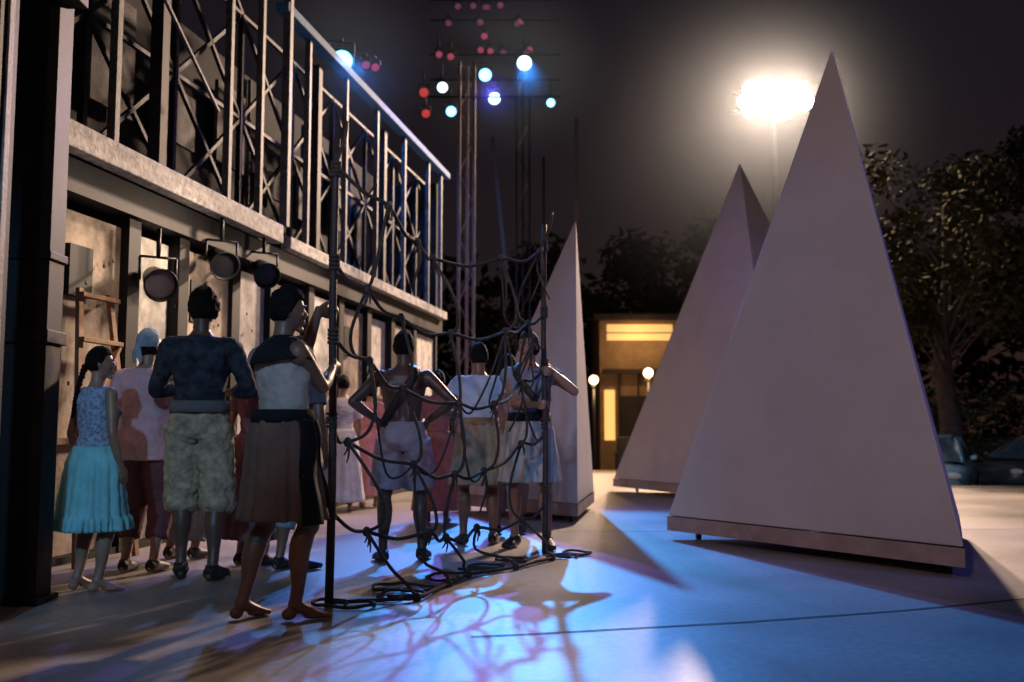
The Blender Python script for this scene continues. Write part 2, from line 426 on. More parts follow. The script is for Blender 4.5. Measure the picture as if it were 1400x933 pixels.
person('woman_in_skirt',(-2.66,6.39),-28,1.53,'w',SK2,hyaw=-40,top=cloth('paleblue',(.28,.34,.46),.6,45),topz=.98,bottom=cloth('cyan',(.24,.58,.62)),waist=1.03,hem=.43,flare=.065,folds=13,ruffle=True,
  hair='braid',feet={1:((.13,-.02),-25)},vox=.007)
person('man_in_tunic',(-2.64,7.2),-5,1.73,'m',SK2,hyaw=-20,hpitch=5,top=cloth('pink',(.55,.34,.37)),topz=.80,topflare=.05,sleeve=.7,bottom=cloth('maroon',(.14,.055,.06)),btype='trousers',waist=1.0,hem=.24,flare=.04,
  hair='kerchief',shoes=dk,tuck=False,extra=dict(headcol=(.22,.28,.36)))
aL=dict(w=(-.10,.26,1.16),hint=(-1,-.5,-.9),n=(0,-1,0),th=(0,0,1),curl=.7); aR=dict(w=(.12,.26,1.13),hint=(1,-.5,-.9),n=(0,-1,0),th=(0,0,1),curl=.7)
person('man_in_breeches',(-2.16,6.9),8,1.97,'m',SK3,hyaw=25,arms={'L':aL,'R':aR},top=cloth('navy',(.03,.033,.043),.7,14),topz=1.02,sleeve=1.5,toploose=.006,bottom=cloth('khaki',(.38,.30,.20),.5,12),btype='breeches',waist=1.04,hem=.38,flare=.08,
  belt=cloth('bandwhite',(.13,.12,.12)),hair='mop',shoes=dk,feet={-1:((-.09,.06),10),1:((.12,-.10),-15)})
person('woman_in_long_dress',(-1.93,7.55),-15,1.62,'w',SK2,hyaw=-20,top=cloth('plum',(.15,.08,.09)),topz=.98,sleeve=.6,bottom=cloth('plum',(.15,.08,.09)),waist=1.05,hem=.22,flare=.08,folds=10,hair='kerchief',shoes=dk,extra=dict(headcol=(.20,.18,.22)))
person('man_in_shirt',(-2.58,7.95),-10,1.74,'m',SK2,top=cloth('sky',(.36,.46,.54)),topz=.85,sleeve=1.5,topflare=.04,bottom=cloth('grey',(.22,.26,.28)),btype='trousers',waist=1.0,hem=.14,flare=.03,hair='short',shoes=dk,tuck=False)
person('man_in_vest',(-1.58,7.3),-25,1.68,'m',SK1,top=cloth('dusk',(.10,.085,.11)),topz=.9,sleeve=.6,bottom=cloth('grey',(.22,.26,.28)),btype='trousers',waist=1.0,hem=.3,flare=.04,hair='short',shoes=dk,tuck=False)
hl=dict(w=(-.185,-.03,1.06),hint=(-1,-.35,0),d=(.25,.75,-.55),n=(1,-.2,0),th=(0,-.6,-.8),curl=.25)
hr=dict(w=(.185,-.03,1.06),hint=(1,-.35,0),d=(-.25,.75,-.55),n=(-1,-.2,0),th=(0,-.6,-.8),curl=.25)
person('man_in_shorts',(-.85,7.8),4,1.77,'m',SK3,hyaw=-8,hpitch=3,arms={'L':hl,'R':hr},top=None,bottom=cloth('rosegrey',(.42,.33,.35)),btype='shorts',waist=1.06,hem=.56,flare=.11,hair='short',shoes=dk,
  feet={-1:((-.14,-.04),18),1:((.15,.06),-12)},extra=dict(strap=dk),vox=.0075)
person('man_in_kilt',(-.30,8.95),6,1.78,'m',SK1,hyaw=10,top=cloth('white',(.52,.60,.70)),topz=1.02,sleeve=.35,bottom=cloth('khaki2',(.36,.29,.20)),waist=1.07,hem=.52,flare=.07,folds=15,hair='short',shoes=dk,
  arms={'L':dict(w=(-.13,.22,1.12),hint=(-1,-.5,-.5),n=(0,-1,0),th=(0,0,1),curl=.6)},feet={-1:((-.13,0),12),1:((.13,.03),-12)},belt=cloth('tan',(.3,.22,.14)))
g3=grip(POLE2,1.50,(-.35,-.9,0),-1); g3['hint']=(-1,-.4,-.9)
g4=grip(POLE2,1.22,(.1,-.98,0),1); g4['hint']=(.9,-.3,-.8)
person('man_carrying_pole',(.15,8.68),170,1.86,'m',SK2,hyaw=-28,hpitch=-4,arms={'L':g3,'R':g4},top=cloth('steel',(.22,.26,.32)),topz=1.0,sleeve=.3,bottom=cloth('stone',(.40,.40,.36)),waist=1.06,hem=.53,flare=.06,folds=13,hair='cap',shoes=dk,
  belt=blk,feet={-1:((-.15,.05),18),1:((.13,-.03),-14)},extra=dict(strap=dk),vox=.0075)
person('man_in_red',(-.04,9.8),-8,1.74,'m',SK1,top=cloth('rose',(.36,.17,.15)),topz=.85,sleeve=.7,topflare=.03,bottom=cloth('brown',(.17,.125,.095)),btype='trousers',waist=1.0,hem=.2,flare=.05,hair='short',shoes=dk,tuck=False)
person('woman_in_white_dress',(-2.15,12.7),10,1.70,'w',SK2,top=cloth('ivory',(.60,.56,.58)),topz=.98,sleeve=.8,bottom=cloth('ivory',(.60,.56,.58)),waist=1.05,hem=.12,flare=.11,folds=10,hair='bun')
person('woman_in_pink_dress',(-1.90,13.4),-10,1.66,'w',SK2,top=cloth('pink2',(.55,.24,.28)),topz=.98,sleeve=.7,bottom=cloth('pink2',(.55,.24,.28)),waist=1.05,hem=.15,flare=.10,folds=10,hair='bob')
person('woman_in_red_dress',(-.82,11.0),0,1.66,'w',SK1,top=cloth('brick',(.38,.13,.10)),topz=.98,sleeve=.7,bottom=cloth('brick',(.38,.13,.10)),waist=1.05,hem=.15,flare=.09,folds=10,hair='bun')

# ---------------------------------------------------------------- net + poles
ropem=M('rope',(.055,.045,.038),.9,ns=30,na=.4,bs=300,bd=.6)
polem=M('pole_wood',(.035,.027,.024),.6,ns=14,bs=80,bd=.4)
net=empty('rope_net')
random.seed(5)
for (px,py) in (POLE1,POLE2):
    b=B()
    b.tube([(px,py,0.004),(px+.008,py,.9),(px-.006,py,1.8),(px+.004,py,2.74)],[.026,.024,.023,.02],seg=12)
    for z in (.54,1.07,1.56,2.0,2.56):
        for k in range(4): b.tube([(px,py,z-.05+k*.024),(px,py,z-.032+k*.024)],[.034,.034],seg=12,mi=1)
    b.tube([(px,py,2.6),(px+.05,py-.02,2.72),(px+.07,py-.03,2.84)],[.013,.012,.008],seg=8)
    b.obj('pole',[polem,ropem],net)
rows=[[2.58,2.36,2.23,2.2,2.29,2.47,2.62],[2.0,1.87,1.72,1.70,1.76,1.88,1.98],[1.56,1.41,1.25,1.18,1.17,1.38,1.52],[1.07,.96,.78,.70,.72,.9,.98],[.54,.42,.33,.27,.29,.34,.40],[.02,.03,.02,.02,.02,.02,.02]]
cols=[0,.1,.285,.434,.64,.856,1]
def npt(s_,z,out=0):
    x=POLE1[0]+(POLE2[0]-POLE1[0])*s_; y=POLE1[1]+(POLE2[1]-POLE1[1])*s_
    return Vector((x+.88*out,y-.46*out,z))
G=[]
for r,zz in enumerate(rows):
    line=[]
    for c,s_ in enumerate(cols):
        j=0 if c in(0,6) else 1
        out=j*(.10*math.sin(c*1.7+r)+ (.05 if r<5 else .22+.1*math.sin(c*2.)))
        line.append(npt(s_+j*random.uniform(-.03,.03)+ (0 if r<5 else j*.02),(zz[c]+j*random.uniform(-.03,.03)) if r<5 else .022,out))
    G.append(line)
b=B()
for r,line in enumerate(G):
    pts=[]
    for i in range(len(line)-1):
        a,c=line[i],line[i+1]; m=a.lerp(c,.5); m.z-=.05 if r<5 else 0; m+=Vector((random.uniform(-.02,.02),random.uniform(-.02,.02),random.uniform(-.015,.015) if r<5 else 0))
        pts+=[a,m]
    pts.append(line[-1]); b.tube(pts,[.012]*len(pts),seg=7,sub=4)
for c in range(1,6):
    for r in range(5):
        a,d=G[r][c],G[r+1][c]
        if (r,c) in((0,2),(3,4)):
            b.tube([a,a+Vector((.02,0,-.12)),a+Vector((-.03,.01,-.3))],[.011,.011,.006],seg=7,sub=4); continue
        k=random.uniform(-.16,.16); m=a.lerp(d,.5)+Vector((k,-k*.3,-.02)); m2=a.lerp(d,.8)+Vector((k*.9,-k*.3,-.04)) if r<4 else a.lerp(d,.8)
        m2.z=max(m2.z,.02)
        b.tube([a,m,m2,d],[.011]*4,seg=7,sub=4)
for _ in range(12):
    r=random.randrange(0,4); c=random.randrange(1,6); r2=min(4,max(0,r+random.choice((0,1,1,-1)))); c2=min(6,c+random.choice((1,1,0)))
    a,d=G[r][c],G[r2][c2]
    if (a-d).length<.05: continue
    m=a.lerp(d,.5)+Vector((random.uniform(-.08,.08),random.uniform(-.06,.06),-random.uniform(.15,.38))); m.z=max(.03,m.z)
    b.tube([a,a.lerp(m,.5)+Vector((0,0,-.05)),m,d.lerp(m,.5)+Vector((0,0,-.05)),d],[.008]*5,seg=6,sub=4)
for _ in range(11):
    r=random.randrange(0,3); a=G[r][random.choice((3,4,5,5,6))]; L_=random.uniform(.2,.55)
    b.tube([a,a+Vector((random.uniform(-.05,.05),0,-L_*.4)),a+Vector((random.uniform(-.09,.09),.03,-L_))],[.010,.009,.006],seg=6,sub=4)
for r in range(6):
    for c in range(7):
        p=G[r][c]
        b.ell(p,(.027,.027,.032),seg=8,rg=6)
        if r<5 and c not in(0,6):
            for k in range(3):
                q=Vector((random.uniform(-.03,.03),random.uniform(-.03,.03),-random.uniform(.06,.13)))
                b.tube([p,p+q*.5+Vector((.01,0,0)),p+q],[.008,.007,.004],seg=5,sub=2)
for (x,y) in ((POLE1[0]+.1,POLE1[1]-.05),(-.75,6.1),(-.55,6.3),(-.3,6.9),(-.1,7.3),(.1,7.7),(.3,7.9),(.35,8.1)):
    pts=[];a=random.uniform(0,6); da=random.choice((-.7,.7))
    for k in range(14):
        pts.append(Vector((x,y,.014+.004*(k%3)))); a+=da+random.uniform(-.6,.6); x+=.08*math.cos(a); y+=.08*math.sin(a)
    b.tube(pts,[.010]*14,seg=7,sub=4)
b.obj('net_ropes',[ropem],net)

# ---------------------------------------------------------------- pyramids
pyr_m=M('painted_canvas',(.46,.425,.43),.8,ns=1.6,na=.06,bs=220,bd=.25,spec=.15,dist=.004)
pyr_b=M('painted_plinth',(.33,.26,.25),.8,ns=5,na=.2,bs=150,bd=.12,spec=.15)
dark=M('dark_steel',(.02,.02,.022),.5,.3,ns=8,bs=60)
def pyramid(A,Bp,C,apex,z0=.08,band=.13):
    root=empty('pyramid')
    tri=[Vector((*A,0)),Vector((*Bp,0)),Vector((*C,0))]; ap=Vector(apex)
    ctr=(tri[0]+tri[1]+tri[2])/3
    me=B()
    lo=[t+Vector((0,0,z0)) for t in tri]; hi=[t+Vector((0,0,z0+band)) for t in tri]
    me.add(lo+hi,[(0,1,4,3),(1,2,5,4),(2,0,3,5),(2,1,0)],1)
    me.obj('plinth',[pyr_m,pyr_b],root,smooth=False)
    me=B()
    h2=[ctr+(t-ctr)*.995+Vector((0,0,z0+band+.006)) for t in tri]
    me.add(h2+[ap],[(0,1,3),(1,2,3),(2,0,3),(2,1,0)],0)
    me.obj('faces',[pyr_m],root,smooth=False,bevel=.012)
    c=B()
    for t in tri:
        q=ctr.lerp(t,.82); 
        c.tube([(q.x-.02,q.y,.055),(q.x+.02,q.y,.055)],[.05,.05],seg=14,ref=(0,0,1)); c.box(q.x-.03,q.x+.03,q.y-.03,q.y+.03,.09,.12)
    c.obj('casters',[dark],root)
    return root
pyramid((1.45,9.43),(3.06,6.83),(4.27,9.62),(2.86,8.63,4.42))
pyramid((1.70,16.9),(3.42,12.7),(6.0,15.5),(3.5,15.0,5.12))
pyramid((-.73,12.7),(.71,10.87),(1.08,13.2),(.80,12.3,3.65))

# ---------------------------------------------------------------- stage floor & ground
conc=bpy.data.materials.new('stage_concrete'); conc.use_nodes=True
nt=conc.node_tree;N=nt.nodes;L=nt.links;p=N['Principled BSDF']
tc=N.new('ShaderNodeTexCoord')
def nz(sc_,det,v=None):
    n=N.new('ShaderNodeTexNoise'); n.inputs['Scale'].default_value=sc_; n.inputs['Detail'].default_value=det; L.new(tc.outputs['Object'],n.inputs['Vector']); return n
n1=nz(.7,8); n2=nz(22,9); n3=nz(140,3)
r1=N.new('ShaderNodeValToRGB'); r1.color_ramp.elements[0].position=.3; r1.color_ramp.elements[1].position=.7
r1.color_ramp.elements[0].color=(.20,.178,.17,1); r1.color_ramp.elements[1].color=(.35,.315,.30,1); L.new(n1.outputs['Fac'],r1.inputs['Fac'])
r2=N.new('ShaderNodeValToRGB'); r2.color_ramp.elements[0].position=.36; r2.color_ramp.elements[1].position=.6
r2.color_ramp.elements[0].color=(.6,.58,.56,1); r2.color_ramp.elements[1].color=(1,1,1,1); L.new(n2.outputs['Fac'],r2.inputs['Fac'])
mx=N.new('ShaderNodeMix'); mx.data_type='RGBA'; mx.blend_type='MULTIPLY'; mx.inputs[0].default_value=.5
L.new(r1.outputs['Color'],mx.inputs[6]); L.new(r2.outputs['Color'],mx.inputs[7]); L.new(mx.outputs[2],p.inputs['Base Color'])
mr=N.new('ShaderNodeMapRange'); mr.inputs[3].default_value=.30; mr.inputs[4].default_value=.60; L.new(n1.outputs['Fac'],mr.inputs[0]); L.new(mr.outputs[0],p.inputs['Roughness'])
p.inputs['Specular IOR Level'].default_value=.5
bp=N.new('ShaderNodeBump'); bp.inputs['Strength'].default_value=.25; bp.inputs['Distance'].default_value=.004; L.new(n3.outputs['Fac'],bp.inputs['Height']); L.new(bp.outputs['Normal'],p.inputs['Normal'])
st=B()
poly=[(-14,-8),(16,-8),(16,18.2),(5.2,18.8),(4.2,26),(-14,26)]
n=len(poly)
st.add([(x,y,0) for x,y in poly]+[(x,y,-.48) for x,y in poly],[tuple(range(n))]+[(i,i+n,(i+1)%n+n,(i+1)%n) for i in range(n)])
st.obj('stage_floor',[conc],smooth=False)
gnd=B(); gnd.add([(-600,-600,-.5),(600,-600,-.5),(600,900,-.5),(-600,900,-.5)],[(0,1,2,3)])
gnd.obj('ground',[M('asphalt',(.05,.048,.045),.85,ns=.5,na=.4,bs=30)],smooth=False)
def strip(name,pts,w,z,m):
    b=B(); vs=[];fs=[]
    for i,q in enumerate(pts):
        a=Vector(pts[max(i-1,0)]);c=Vector(pts[min(i+1,len(pts)-1)]); t=(c-a).normalized(); nn=Vector((-t.y,t.x))
        q=Vector(q)
        vs+=[(*(q+nn*w/2),z),(*(q-nn*w/2),z)]
    for i in range(len(pts)-1): fs.append((2*i,2*i+1,2*i+3,2*i+2))
    b.add(vs,fs); return b.obj(name,[m],smooth=False)
jm=M('joint_dark',(.015,.014,.014),.9)
strip('floor_joint',[(-.2,4.96),(.07,5.02),(1.2,5.33),(2.2,5.68),(3.06,6.06),(6,7.6),(12,11)],.020,.004,jm)
strip('floor_joint',[(-8,9.9),(-3,9.95),(2,10.1),(8,10.5),(15,11)],.016,.004,jm)
strip('floor_joint',[(-2.0,-4),(-1.95,2),(-1.8,4)],.014,.004,jm)

# ---------------------------------------------------------------- left backstage wall + truss
wall=empty('stage_scaffold_wall',(-4.76,0,0),R(79.86))
steel=M('painted_steel',(.13,.13,.14),.6,.1,ns=10,na=.5,bs=50,bd=.3)
beamm=M('worn_beam',(.33,.315,.30),.65,.1,ns=12,na=.7,bs=40,bd=.4)
black=M('black_paint',(.010,.010,.012),.6,bd=.1,spec=.2)
ply=M('weathered_ply',(.34,.27,.21),.8,ns=3.2,na=.6,bs=30,bd=.3)
ply2=M('grey_panel',(.50,.46,.41),.75,ns=4,na=.5,bs=30,bd=.3)
wood=M('wood',(.22,.12,.06),.7,ns=9,na=.4)
b=B(); xs=[-6,-4.6,-3.2,-1.8,-.4,1.,2.4,3.8,5.2,6.5,7.5,8.55,9.4,10.5,11.45,12.6,13.7,14.9,16.1,17.4,19.0]
for i in range(len(xs)-1):
    a,c=xs[i],xs[i+1]
    b.box(a+.09,c-.09,.02+.03*(i%3),.08+.03*(i%3),.06,2.72,mi=i%2)
    b.box(a-.09,a+.09,-.03,.12,0,2.80,mi=2)
    zr=random.choice([.9,1.2,1.5,2.0]); b.box(a+.09,c-.09,-.002,.02+.03*(i%3)-.003,zr,zr+.05,mi=3)
    if i%2==0: b.box(a+.2,a+.5,.0,.016+.03*(i%3),2.05,2.45,mi=2)
    for k in range(4):
        b.ell((a+.2+random.random()*.7,.0,.3+random.random()*2.2),(.02,.006,.02),seg=8,rg=4,mi=2)
b.box(-6,19,-.10,.10,2.81,3.07,mi=2); b.box(-6,19,-.02,.10,0,.055,mi=2)
b.obj('panels',[ply,ply2,black,wood],wall,smooth=False,bevel=.004)
b=B()
b.box(-6,11.15,-.26,-.12,3.08,3.28); b.box(11.45,18.9,-.22,-.10,3.08,3.22)
b.obj('main_beam',[beamm],wall,smooth=False,bevel=.008)
b=B()
for x in (6.2,7.95,9.93,10.67):
    w=.07
    b.box(x-w/2,x+w/2,-.2,-.2+w,3.285,7.9)
for x in (12.06,13.4,14.75,16.2,17.7,18.6):
    w=.07
    b.box(x-w/2,x+w/2,-.18,-.18+w,3.225,5.78)
b.bar((8.1,-.28,4.95),(9.5,-.28,4.05),.03); b.bar((4.2,-.3,4.5),(6.4,-.3,5.6),.05)
b.bar((11.3,-.2,3.3),(11.3,-.2,7.9),.09)
b.obj('upright_posts',[steel],wall,smooth=False,bevel=.004)
b=B()
b.box(11.2,19.0,-.24,-.08,5.79,5.90)
b.obj('top_rail',[M('rail_blue',(.05,.16,.36),.7,.0,ns=9,na=.3,spec=.2)],wall,smooth=False,bevel=.01)
b=B()
x=-2.0
while x<18.6:
    w=1.45; top=5.7 if x>10.8 else 7.8
    b.bar((x,.25,3.3),(x,.25,top),.06)
    z=3.3
    while z<top-.3:
        b.bar((x,.25,z),(x+w,.25,z+1.2),.04); b.bar((x+w,.25,z),(x,.25,z+1.2),.04); z+=1.2; b.bar((x,.25,min(z,top)),(x+w,.25,min(z,top)),.04)
    x+=w
for x in (4.8,7.1,8.9,12.7,15.5): b.bar((x,.0,3.3),(x,.0,5.7),.12); 
b.obj('lattice_bracing',[M('bracing_steel',(.02,.02,.025),.65,.1,ns=9,na=.4)],wall,smooth=False)
b=B()
b.box(-6,19,1.1,1.16,3.3,5.75)
b.box(-6,11.1,1.1,1.16,5.76,8.2)
b.box(-6,19,-.05,1.2,3.1,3.2)
x=-5
while x<18:
    b.box(x,x+.75,.95,1.0,3.5+random.random()*.8,4.4+random.random()*1.2,mi=1); x+=1.3
b.box(18.9,19.0,0,3.5,0,5.7); 
for x in range(-5,19,2): b.box(x,x+.02,1.04,1.09,3.3,5.7,mi=1)
b.obj('back_drapes',[M('drape',(.016,.015,.018),.9,ns=3,na=.5),M('drape_panel',(.12,.11,.115),.8,ns=4,na=.8)],wall,smooth=False)
b=B()
for a_,c_ in (((7.55,-.25,0),(7.75,-.06,2.1)),((8.35,-.25,0),(8.15,-.06,2.1)),((7.62,-.2,1.0),(8.28,-.2,1.0)),((7.68,-.13,1.7),(8.22,-.13,1.7)),((7.7,-.1,2.05),(8.2,-.1,2.05)),((7.62,-.2,1.0),(8.2,-.12,1.68))):
    b.bar(a_,c_,.06,.035)
b.obj('wood_frame',[wood],wall,smooth=False,bevel=.003)
colm=empty('steel_column',(-2.88,5.95,0))
b=B(); b.box(-.15,.13,-.10,.10,.004,8.2); b.box(-.16,.145,-.12,.12,2.02,2.07); b.box(-.18,.16,-.14,.14,.005,.04)
b.box(-.17,.15,-.13,.13,1.52,1.60); b.box(-.05,.26,-.2,.0,3.6,3.9)
b.obj('column_shaft',[black],colm,smooth=False,bevel=.006)
colm=empty('steel_column',(-2.68,5.08,0))
b=B(); b.box(-.13,.03,-.10,.10,.004,8.2); b.box(.031,.045,-.03,.03,.004,8.2,mi=1)
b.obj('column_shaft',[black,steel],colm,smooth=False,bevel=.006)

# ---------------------------------------------------------------- lamp fixtures
housing=M('lamp_housing',(.015,.015,.017),.45,.4)
def parcan(name,loc,aim,lensm,r=.12,L=.3,parent=None,stalk=.35):
    root=empty(name,loc) 
    if parent: root.parent=parent
    d=(Vector(aim)-Vector(loc)).normalized(); 
    q=d.to_track_quat('Z','Y').to_matrix()
    b=B()
    prof=[(-L,.35*r),(-L*.9,.7*r),(-L*.45,r*.85),(0,r),(.05,r*1.12),(.052,r*1.02),(.0,r*.95)]
    seg=20; vs=[];fs=[]
    for z,rr in prof:
        for k in range(seg):
            a=2*math.pi*k/seg; vs.append(q@Vector((rr*math.cos(a),rr*math.sin(a),z)))
    for i in range(len(prof)-1):
        for k in range(seg): fs.append((i*seg+k,i*seg+(k+1)%seg,(i+1)*seg+(k+1)%seg,(i+1)*seg+k))
    fs.append(tuple(range(seg-1,-1,-1))); b.add(vs,fs)
    x=q@Vector((1,0,0)); x=Vector((x.x,x.y,0)).normalized() if Vector((x.x,x.y,0)).length>.1 else Vector((1,0,0))
    pts=[x*r*1.15-d*.1,x*r*1.15+Vector((0,0,r*1.6))-d*.1,-x*r*1.15+Vector((0,0,r*1.6))-d*.1,-x*r*1.15-d*.1]
    for i in range(3): b.bar(pts[i],pts[i+1],.02)
    b.bar(Vector((0,0,r*1.6))-d*.1,Vector((0,0,r*1.6+stalk))-d*.1,.03)
    b.obj('housing',[housing],root)
    b=B(); vs=[q@Vector((0,0,.025))]; fs=[]
    for k in range(seg): a=2*math.pi*k/seg; vs.append(q@Vector((r*.94*math.cos(a),r*.94*math.sin(a),.005)))
    for k in range(seg): fs.append((0,1+k,1+(k+1)%seg))
    b.add(vs,fs); b.obj('lens',[lensm],root)
    return root
def spot(name,loc,aim,color,power,angle,rad=.15,blend=.4):
    l=bpy.data.lights.new(name,'SPOT'); l.energy=power; l.color=color; l.spot_size=R(angle); l.shadow_soft_size=rad; l.spot_blend=blend
    o=bpy.data.objects.new(name,l); o.location=loc; o.rotation_euler=(Vector(aim)-Vector(loc)).to_track_quat('-Z','Y').to_euler(); col.objects.link(o); return o
def ofs(loc,aim,d): return Vector(loc)+(Vector(aim)-Vector(loc)).normalized()*d
off=M('lens_off',(.14,.14,.16),.2,bd=0); offd=M('lens_dark',(.012,.012,.014),.3,bd=0)
for (x,y,z,mm) in ((-2.78,9.5,2.60,offd),(-2.62,10.5,2.66,offd),(-2.98,8.35,2.24,off)):
    parcan('front_fill_light',(x,y,z),(x+2.5,y-4,.5),mm,r=.13,L=.32,stalk=.25)
tw=empty('lighting_tower')
b=B()
def truss(b,x,y,z0,z1,w,mi=0,t=.045):
    cs=[(x-w/2,y),(x+w/2,y),(x,y+w)]
    for c in cs: b.bar((*c,z0),(*c,z1),t,mi=mi)
    z=z0;k=0
    while z<z1-.05:
        z2=min(z+w*2.2,z1)
        a,c=cs[k%2],cs[1-k%2]
        b.bar((*a,z),(*c,z2),.018,mi=mi)
        z=z2;k+=1
truss(b,-.98,21,-.5,9.0,.32,t=.065); truss(b,.25,22.3,-.5,9.6,.3,mi=1)
b.bar((1.25,19,-.5),(1.25,19,7.1),.08,mi=2); b.bar((-.42,20.6,7.2),(-.1,20.6,4.1),.08,mi=2); b.bar((.65,20,-.5),(.65,20,6.6),.05,mi=1)
for z,yy in ((8.1,21.9),(8.6,22.2),(9.2,22.2),(10.1,22.4),(10.6,22.4)): b.bar((-1.9,yy,z+.42),(1.1,yy,z+.42),.04,mi=1)
b.obj('tower_truss',[M('tower_steel',(.20,.13,.11),.5,.2),M('tower_steel_dark',(.015,.014,.016),.6,.3),M('pole_steel',(.12,.095,.09),.6,.2)],tw,smooth=False)
blu=E('lens_blue',(.22,.62,1.0),4); blu2=E('lens_white_blue',(.45,.80,1.0),6); redm=E('lens_red',(1,.10,.09),.4); pnk=E('lens_pink',(1,.16,.32),.25)
aim=(1.2,5,0)
for (x,z,mm,r) in ((-1.58,8.78,blu2,.12),(-1.38,8.22,blu,.12),(-.61,9.07,blu,.15),(-.4,8.52,blu2,.14),(.28,9.35,blu2,.17),(.88,8.42,blu,.10),
                 (-2.0,8.66,redm,.11),(-1.95,8.17,redm,.10),(-1.66,9.55,pnk,.08),(-1.4,9.5,pnk,.08)):
    parcan('front_fill_light',(x,22,z),aim,mm,r=r,L=.4)
vio=E('lens_violet',(.55,.16,.38),.14)
random.seed(11)
for k in range(16):
    x=-1.7+random.random()*2.4; z=9.75+random.choice((0,.35,.7,1.05))+random.uniform(-.05,.05)
    parcan('front_fill_light',(x,22.3,z),aim,random.choice((vio,vio,pnk,offd)),r=.075,L=.2,stalk=.1)
tl=(-2.34,13.3,6.08)
parcan('front_fill_light',tl,(0,5,.5),E('lens_cyan',(.12,.50,1.0),7),r=.15,L=.35,stalk=.05)
for (x,y) in ((-2.10,13.9),(-1.98,14.0)): parcan('front_fill_light',(x,y,6.25),(0,5,.5),pnk,r=.06,L=.2,stalk=.05)

# floodlight mast
fm=empty('floodlight_mast',(8.15,30,0))
b=B(); b.tube([(0,.3,-.5),(0,.3,11)],[.14,.10],seg=14)
for z in (10.9,11.5): b.bar((-1.3,.25,z),(1.3,.25,z),.09)
b.bar((0,.28,10.5),(0,.28,11.8),.12)
b.obj('mast',[dark],fm)
fle=E('flood_lens',(1,.93,.84),70)
random.seed(2)
q=(Vector((-8,-30,-9))).normalized().to_track_quat('Z','Y').to_matrix()
for row,z0 in enumerate((11.50,11.20,10.92)):
    for k in range((5,6,4)[row]):
        dx=-.92+k*.38+(.0 if row==1 else .14)+random.uniform(-.05,.05); c0=Vector((dx,0,z0+random.uniform(-.06,.06)))
        b=B(); b.ell(c0,(.24,.24,.14),rot=q,seg=16,rg=8); b.obj('lamp_shell',[housing],fm)
        b=B(); c=c0+q@Vector((0,0,.145)); vs=[c+q@Vector((0,0,.01))];fs=[]
        for j in range(20): a=2*math.pi*j/20; vs.append(c+q@Vector((.23*math.cos(a),.23*math.sin(a),0)))
        for j in range(20): fs.append((0,1+j,1+(j+1)%20))
        b.add(vs,fs); b.obj('lamp_lens',[fle],fm)

# ---------------------------------------------------------------- haze balls added to imitate glow around the lamps (thin out radially)
def haze(name,c,r,dens,colr=(1,1,1)):
    m=bpy.data.materials.new(name+'_vol'); m.use_nodes=True; nt=m.node_tree; nt.nodes.clear(); L=nt.links
    o=nt.nodes.new('ShaderNodeOutputMaterial'); v=nt.nodes.new('ShaderNodeVolumeScatter'); v.inputs['Color'].default_value=(*colr,1); v.inputs['Anisotropy'].default_value=.3
    tc=nt.nodes.new('ShaderNodeTexCoord'); ln=nt.nodes.new('ShaderNodeVectorMath'); ln.operation='LENGTH'; L.new(tc.outputs['Object'],ln.inputs[0])
    mr=nt.nodes.new('ShaderNodeMapRange'); mr.interpolation_type='SMOOTHSTEP'; mr.inputs[1].default_value=0; mr.inputs[2].default_value=.98; mr.inputs[3].default_value=dens; mr.inputs[4].default_value=0
    L.new(ln.outputs['Value'],mr.inputs[0]); L.new(mr.outputs[0],v.inputs['Density'])
    L.new(v.outputs[0],o.inputs['Volume'])
    b=B(); b.ell((0,0,0),1,seg=32,rg=20); ob=b.obj(name,[m]); ob.location=c; ob.scale=r; return ob
haze('halo_haze',(7.2,28.8,10.2),(10,7,8.5),.0060,(.80,.90,1))
haze('halo_haze',(-.2,21.3,9.0),(2.8,2.2,2.4),.010,(.5,.75,1))
haze('halo_haze',(-2.28,12.95,6.05),(1.5,1.5,1.5),.030,(.5,.75,1))

# ---------------------------------------------------------------- lights
spot('flood_light_beam',(7.7,29.5,11.2),(0,7,0),(1,.69,.49),22000,80,.25)
spot('flood_light_beam',(8.7,29.5,11.3),(0,7,0),(1,.69,.49),15000,80,.25)
spot('blue_light_beam',(.28,21.7,9.3),(1.15,8.8,0),(.05,.36,1),14000,23,.12,.5)
spot('blue_light_beam',(-.5,21.6,8.6),(1.4,5.5,0),(.24,.16,1),3000,44,.12,.6)
spot('truss_light_beam',(-2.25,13.1,6.0),(1.4,7.8,0),(.08,.34,1),600,60,.1,.8)
spot('truss_light_beam',(-2.20,13.0,6.02),(-1.9,7.2,1.0),(.10,.36,1),900,46,.1,.8)
spot('rail_fill_beam',(-.1,13.0,8.4),(-1.7,16.5,5.8),(.03,.28,1),900,65,.1,.8)  # added spot in mid-air, no fixture, turns the top rail blue
for lo,ai,c_,pw,an in (((-1.6,-3.5,5.2),(-2.6,6.6,.7),(.22,.60,1),1300,18),((-2.6,-2.5,5.5),(2.7,9,2.3),(1,.70,.68),1150,38),((-1.0,-3.5,5.0),(-.2,8.7,.9),(.20,.52,1),1100,19),((7.5,3.5,5.5),(3.8,8.7,2),(.12,.18,1),500,60),((-1.2,-1,5.2),(-1.5,7.5,1.2),(1,.55,.50),130,50)):  # unseen spots added out of frame as fill, each given a housing
    parcan('front_fill_light',lo,ai,E('lens_front',(.7,.8,1),3),r=.13,L=.3)
    spot('front_fill_beam',ofs(lo,ai,.1),ai,c_,pw,an,.13,.7)
for (lx,ly,pp) in ((-2.0,9.2,140),(-1.4,12.4,100),(-2.3,7.6,50)):  # warm spots added before the wall to brighten its panels, no fixtures
    spot('wall_fill_beam',(lx,ly,2.9),(lx-1.3,ly-.5,1.7),(1,.76,.56),pp,140,.1,1)

